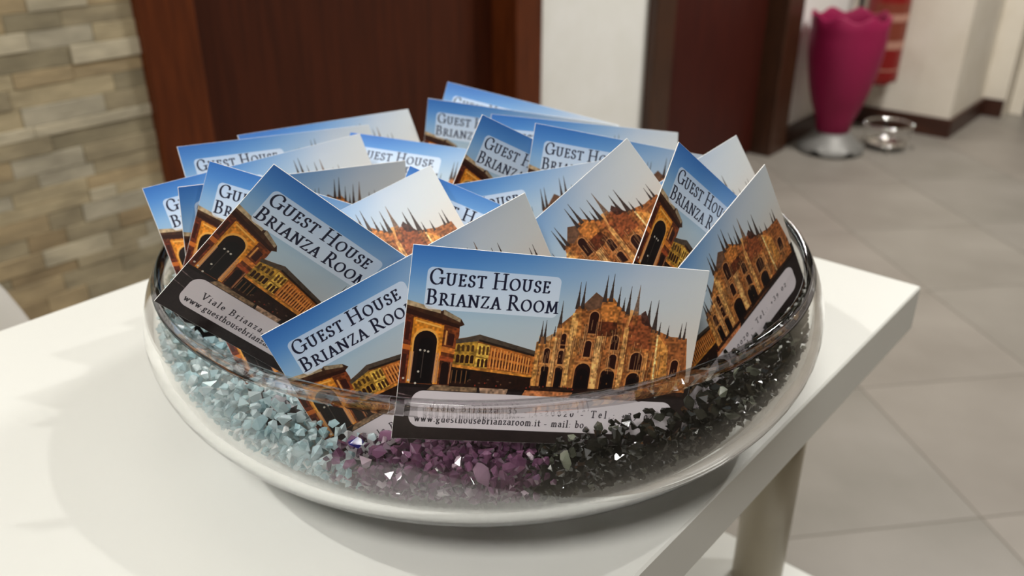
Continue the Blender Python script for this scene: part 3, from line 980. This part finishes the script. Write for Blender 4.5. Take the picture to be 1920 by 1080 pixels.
CT = .00036
bm = bmesh.new()
box(bm, 0, .085, -.055, 0, -CT, 0, bevel=.00008, seg=1)
bm.faces.ensure_lookup_table()
uvl = bm.loops.layers.uv.new('UVMap')
for f in bm.faces:
    f.normal_update()
    f.material_index = 0 if f.normal.z > .9 else 1
    for l in f.loops:
        l[uvl].uv = (l.vert.co.x / .085, 1 + l.vert.co.y / .055)
cme = bpy.data.meshes.new('business_card')
bm.to_mesh(cme)
bm.free()
cme.materials.append(m_print)
cme.materials.append(m_paper)
CARDS = [   # key, upper left corner (mm from the camera point), axis along the top edge, axis up the left edge
    ('1', 140.37, 154.92, -89.66, 0.764, -0.6216, -0.1731, 0.2549, 0.0444, 0.9659),
    ('2', 110.86, 186.32, -116.25, 0.8464, -0.4009, 0.3506, -0.258, 0.2673, 0.9285),
    ('3', 122.03, 186.44, -69.98, 0.6168, -0.3959, -0.6803, 0.4613, -0.5185, 0.72),
    ('22', 179.0, 117.71, -125.5, 0.8873, -0.0735, 0.4552, -0.4341, 0.2001, 0.8784),
    ('21', 222.64, 125.42, -74.91, 0.7667, -0.1752, -0.6176, 0.6351, 0.0669, 0.7695),
    ('20', 159.2, 172.48, -125.14, 0.7648, -0.3249, 0.5564, -0.368, 0.4886, 0.7911),
    ('23', 203.04, 156.16, -111.31, 0.9315, -0.2384, 0.2749, -0.1211, 0.5091, 0.8521),
    ('11', 122.85, 239.95, -121.21, 0.8171, -0.4527, 0.3568, 0.0926, 0.7141, 0.6939),
    ('18', 188.01, 207.01, -91.23, 0.5728, -0.7127, -0.4048, 0.6751, 0.1301, 0.7262),
    ('4', 140.35, 251.0, -87.14, 0.6009, -0.7388, -0.3051, 0.3993, -0.0533, 0.9153),
    ('5', 130.01, 254.98, -94.34, 0.9722, -0.2181, -0.0858, 0.1025, 0.0663, 0.9925),
    ('6', 130.25, 280.72, -100.87, 0.977, -0.2064, 0.0543, 0.0641, 0.5262, 0.8479),
    ('19', 186.37, 207.76, -100.51, 0.8599, -0.5076, 0.0539, 0.1605, 0.3691, 0.9154),
    ('16', 240.13, 195.18, -85.38, 0.7873, -0.5652, -0.2464, 0.3612, 0.0991, 0.9272),
    ('12', 220.38, 203.36, -79.67, 0.7925, -0.3593, -0.4929, 0.4913, -0.1028, 0.8649),
    ('10', 224.13, 282.75, -101.71, 0.4512, -0.8898, -0.0693, 0.605, 0.2478, 0.7567),
    ('7a', 155.23, 299.51, -95.48, 0.9879, -0.1301, -0.0845, 0.1367, 0.4728, 0.8705),
    ('8', 184.83, 305.59, -98.71, 0.9917, -0.1196, -0.0481, 0.1059, 0.5432, 0.8329),
    ('15', 257.82, 233.01, -92.09, 0.8065, -0.5687, -0.1615, 0.3589, 0.2538, 0.8982),
    ('13', 271.66, 284.33, -96.47, 0.5399, -0.8348, -0.1074, 0.1737, -0.0144, 0.9847),
    ('14', 293.75, 293.45, -94.09, 0.4663, -0.8637, -0.1915, 0.4726, 0.0602, 0.8792),
]
LABELS = {
    '1': 'frontmost business card, upright, whole picture of gallery and cathedral showing, bottom edge in the chips',
    '2': 'card directly behind the frontmost one, tilted left, pale corner with spires rising above it',
    '3': 'big clockwise-turned card at the left, lower left corner poking over the glass rim',
    '22': 'rightmost card, turned steeply anticlockwise, cathedral leaning on the right glass rim',
    '21': 'card with steep white left edge at the right, reading Guest Hou and Brianza',
    '20': 'card right of centre turned anticlockwise, spires pointing to the upper left, no lettering visible',
    '23': 'small white card corner with one dark spire, high at the right, below the dark door',
    '11': 'card turned anticlockwise above the big left card, pale sky over golden spires',
    '18': 'deep blue card in the middle showing only one capital H',
    '4': 'card tucked behind the big left card, showing Gu, B and half the brown arch',
    '5': 'narrow blue strip second from left, its grey right end showing dark spires and orange roof',
    '6': 'leftmost card, showing G, B and a slice of arch, long pale top edge running right',
    '19': 'card mid-bowl with a sloping blue top strip, cut-off House panel and spire pairs',
    '16': 'upright card right of middle reading Guest H above Br, dark blue top strip',
    '12': 'clockwise-turned card at the upper middle with Guest H, Brianz and golden arch',
    '10': 'card left of the golden arch reading uest House below a bright blue strip',
    '7a': 'card at the upper left whose words Guest House are half cut off below',
    '8': 'rearmost card at the left, pale upper right corner against the brown door',
    '15': 'long white card edge at the back right, ending in a square pale corner',
    '13': 'second highest card at the back, reading Guest and Brianz above a dark roof corner',
    '14': 'topmost card at the very back, thin blue strip rising above all the others',
}
card_frames = []
for i, row in enumerate(CARDS):
    key, px, py, pz = row[:4]
    X, Y = Vector(row[4:7]).normalized(), Vector(row[7:10])
    Y = (Y - X * Y.dot(X)).normalized()
    Z = X.cross(Y)
    o = bpy.data.objects.new('business_card', cme)
    COL.objects.link(o)
    P = Vector((px, py, pz)) / 1000 + Vector((0, 0, CAMZ))
    o.matrix_world = Matrix(((X.x, Y.x, Z.x, P.x), (X.y, Y.y, Z.y, P.y), (X.z, Y.z, Z.z, P.z), (0, 0, 0, 1)))
    tag(o, LABELS[key], 'card', 'business cards fanned out in the glass bowl')
    card_frames.append((np.array(P), np.array(X), np.array(Y), np.array(Z)))

# ------------------------------------------------------------------ crystal chips
def chip_mat(name, c1, c2, trans, rough=.12, c3_=None):
    m = bpy.data.materials.new(name)
    m.use_nodes = True
    nt = m.node_tree
    b = nt.nodes['Principled BSDF']
    oi = nt.nodes.new('ShaderNodeObjectInfo')
    at = nt.nodes.new('ShaderNodeAttribute')
    at.attribute_name = 'tone'
    ad = nt.nodes.new('ShaderNodeMath')
    ad.operation = 'ADD'
    fr = nt.nodes.new('ShaderNodeMath')
    fr.operation = 'FRACT'
    rp = nt.nodes.new('ShaderNodeValToRGB')
    rp.color_ramp.elements[0].color = (*c1, 1)
    rp.color_ramp.elements[1].color = (*c2, 1)
    if c3_:
        e = rp.color_ramp.elements.new(.88)
        e.color = (*c2, 1)
        rp.color_ramp.elements[-1].color = (*c3_, 1)
    L = nt.links.new
    L(oi.outputs['Random'], ad.inputs[0])
    L(at.outputs['Fac'], ad.inputs[1])
    L(ad.outputs[0], fr.inputs[0])
    L(fr.outputs[0], rp.inputs[0])
    L(rp.outputs[0], b.inputs['Base Color'])
    b.inputs['Roughness'].default_value = rough
    b.inputs['IOR'].default_value = 1.55
    b.inputs['Transmission Weight'].default_value = trans
    return m


KINDS = {
    'blue': (chip_mat('aquamarine_crystal', srgb(186, 224, 232), srgb(236, 250, 252), .35, .05, srgb(250, 252, 252)), 'pale_blue_crystal_chip', 'small pale blue crystal chip heaped in the left part of the glass bowl', 'pale blue crystal chips'),
    'purple': (chip_mat('amethyst_crystal', srgb(86, 48, 76), srgb(146, 100, 132), .35, .05, srgb(226, 208, 218)), 'purple_crystal_chip', 'small purple amethyst chip heaped at the front of the glass bowl', 'purple amethyst chips'),
    'dark': (chip_mat('smoky_crystal', srgb(14, 15, 13), srgb(36, 36, 29), .3, .05, srgb(138, 142, 124)), 'dark_crystal_chip', 'small dark smoky green crystal chip heaped in the right part of the glass bowl', 'dark smoky crystal chips'),
}
shapes = []
for k in range(10):
    r_ = random.Random(40 + k)
    bm = bmesh.new()
    el = (r_.uniform(.85, 1.0), r_.uniform(.6, .85), r_.uniform(.5, .75))
    for _ in range(11):
        v = Vector((r_.gauss(0, 1), r_.gauss(0, 1), r_.gauss(0, 1))).normalized()
        v *= r_.uniform(.85, 1.0)
        bm.verts.new((v.x * el[0], v.y * el[1], v.z * el[2]))
    ch_ = bmesh.ops.convex_hull(bm, input=bm.verts[:])
    bmesh.ops.delete(bm, geom=[g for g in ch_['geom_interior'] if isinstance(g, bmesh.types.BMVert)], context='VERTS')
    bmesh.ops.recalc_face_normals(bm, faces=bm.faces[:])
    shapes.append(bm)
shapes_me = bpy.data.meshes.new('cobalt_crystal_chip')
shapes[3].to_mesh(shapes_me)
shapes_me.materials.append(mat('cobalt_crystal', srgb(34, 34, 130), .08, Transmission_Weight=.3))
COBALT = (118.5, 157.5, -142.0)     # on the surface of the heap, measured from the camera point
chip_mesh = {}
for kind, (m, nm_, *_r) in KINDS.items():
    for k, bm in enumerate(shapes):
        me = bpy.data.meshes.new(nm_)
        bm.to_mesh(me)
        me.materials.append(m)
        chip_mesh[kind, k] = me


def az_of(x, y):
    return math.degrees(math.atan2(y, x))


def level(az, r):
    """height of the heap over the table (m) at azimuth az (deg, -137 faces the camera)"""
    a = (az + 360) % 360          # camera at 222
    pts = [(0, .050), (120, .048), (150, .050), (188, .049), (199, .045), (204, .0425), (224, .042), (232, .0425), (240, .047), (262, .049), (300, .049), (360, .050)]
    for (a0, h0), (a1, h1) in zip(pts[:-1], pts[1:]):
        if a0 <= a <= a1:
            h = h0 + (h1 - h0) * (a - a0) / (a1 - a0)
            break
    k = max(0, (.112 - r) / .112)
    return h - .020 * min(1, k * 2.2)


def kind_of(az, z):
    a = (az + 360) % 360
    a += random.uniform(-3, 3)
    lo = 201 - max(0, .022 - z) * 900     # violet runs under the blue at the bottom
    hi = 230 + max(0, .02 - z) * 300
    if a < 20:
        return 'dark'
    if a < lo:
        return 'blue'
    return 'purple' if a < hi else 'dark'


CELL = .0045
gridc = {}
chips = []
CARD_N = np.array([f[3] for f in card_frames])
CARD_P = np.array([f[0] for f in card_frames])
CARD_X = np.array([f[1] for f in card_frames])
CARD_Y = np.array([f[2] for f in card_frames])


def free_of_cards(p, r):
    d = p - CARD_P
    n = np.abs((d * CARD_N).sum(1))
    u = (d * CARD_X).sum(1)
    v = (d * CARD_Y).sum(1)
    return not np.any((n < r * .85 + .0003) & (u > -r) & (u < .085 + r) & (v < r) & (v > -.055 - r))


def try_chip(x, y, z, r, f):
    rr = math.hypot(x, y)
    if z - r < FLOORZ + .0003:
        return False
    if rr + r + .0003 > min(inner(z - r * .6), inner(z + r * .6)):
        return False
    c = (int(x // CELL), int(y // CELL), int(z // CELL))
    for i in range(c[0] - 2, c[0] + 3):
        for j in range(c[1] - 2, c[1] + 3):
            for k in range(c[2] - 2, c[2] + 3):
                for (qx, qy, qz, qr) in gridc.get((i, j, k), ()):
                    if (qx - x) ** 2 + (qy - y) ** 2 + (qz - z) ** 2 < ((r + qr) * f) ** 2:
                        return False
    if not free_of_cards(np.array([BC.x + x, BC.y + y, BC.z + z]), r):
        return False
    gridc.setdefault(c, []).append((x, y, z, r))
    chips.append((x, y, z, r, f))
    return True


rc = random.Random(21)
gridc[tuple(int((COBALT[i] / 1000 - (BC[i] - (CAMZ if i == 2 else 0))) // CELL) for i in range(3))] = [tuple(COBALT[i] / 1000 - (BC[i] - (CAMZ if i == 2 else 0)) for i in range(3)) + (.003,)]
# passes: large clear-cut chips first, then smaller ones wedged between them
for f, r0, r1, n_wall, n_heap in ((.84, .0029, .0041, 12000, 9000), (.74, .0021, .0030, 12000, 12000), (.62, .0020, .0030, 9000, 16000), (.6, .0014, .0021, 24000, 6000)):
    for n in range(n_wall):            # against the glass
        a = math.radians(rc.uniform(-255, 25) if rc.random() < .9 else rc.uniform(0, 360))
        z = rc.uniform(.006, .056)
        r = rc.uniform(r0, r1)
        rr = inner(z) - r - rc.choice((.0006, .0009, .0015, .003))
        if z + r * .5 > level(math.degrees(a), rr):
            continue
        try_chip(rr * math.cos(a), rr * math.sin(a), z, r, f)
    for n in range(n_heap):            # the rest of the heap, its surface first
        az = rc.uniform(0, 360)
        rr = .114 * math.sqrt(rc.random())
        r = rc.uniform(r0, r1)
        h = level(az, rr)
        z = h - r * rc.uniform(.3, 1.2) if rc.random() < .5 else rc.uniform(.009, max(.0095, h))
        a = math.radians(az)
        try_chip(rr * math.cos(a), rr * math.sin(a), z, r, f)

cdir = (-BC.x, -BC.y)
cl = math.hypot(*cdir)
rank = {k: [] for k in KINDS}
for (x, y, z, r, f) in chips:
    az = az_of(x, y)
    kd = kind_of(az, z)
    facing = (x * cdir[0] + y * cdir[1]) / (cl * max(.001, math.hypot(x, y)))
    gap = inner(z) - math.hypot(x, y) - r
    score = (0 if f > .7 else 30) + gap * 1000 - facing * 6 - r * 900 - (3 if z > level(az, math.hypot(x, y)) - .006 else 0)
    rank[kd].append((score, x, y, z, r))


def chip_rot(q):
    return Matrix.Rotation(q.uniform(0, 2 * PI), 3, Vector((q.gauss(0, 1), q.gauss(0, 1), q.gauss(0, 1))).normalized())


for kd, lst in rank.items():
    m, nm_, lab, grp = KINDS[kd]
    lst.sort()
    q = random.Random(kd == 'blue')
    for (s_, x, y, z, r) in lst[:300]:
        o = bpy.data.objects.new(nm_, chip_mesh[kd, q.randrange(10)])
        COL.objects.link(o)
        M = chip_rot(q).to_4x4() @ Matrix.Diagonal((r, r, r, 1))
        M.translation = BC + Vector((x, y, z))
        o.matrix_world = M
        tag(o, lab, 'crystal', grp)
    # the chips behind and below, too many to single out
    V, Fc, T = [], [], []
    for (s_, x, y, z, r) in lst[300:]:
        me = chip_mesh[kd, q.randrange(10)]
        R3 = chip_rot(q)
        base = len(V)
        for v in me.vertices:
            V.append(tuple(R3 @ (v.co * r) + Vector((x, y, z))))
        t = q.random()
        for p in me.polygons:
            Fc.append([base + i for i in p.vertices])
            T.append(t)
    if V:
        me = bpy.data.meshes.new(nm_.replace('_chip', '_gravel'))
        me.from_pydata(V, [], Fc)
        me.materials.append(m)
        at = me.attributes.new('tone', 'FLOAT', 'FACE')
        at.data.foreach_set('value', T)
        o = bpy.data.objects.new(nm_.replace('_chip', '_gravel'), me)
        COL.objects.link(o)
        o.location = BC
        o['kind'] = 'stuff'
        o['label'] = {'blue': 'mass of pale blue crystal gravel in the left of the glass bowl', 'purple': 'mass of purple crystal gravel at the front of the glass bowl', 'dark': 'mass of dark smoky crystal gravel in the right of the glass bowl'}[kd]
        o['category'] = 'crystals'
o = bpy.data.objects.new('cobalt_crystal_chip', shapes_me)
COL.objects.link(o)
o.matrix_world = Matrix.Translation(Vector(COBALT) / 1000 + Vector((0, 0, CAMZ))) @ Matrix.Diagonal((.0030, .0030, .0030, 1))
tag(o, 'single cobalt blue crystal chip where the pale blue chips meet the purple ones', 'crystal')
print('chips', {k: len(v) for k, v in rank.items()})
for bm in shapes:
    bm.free()
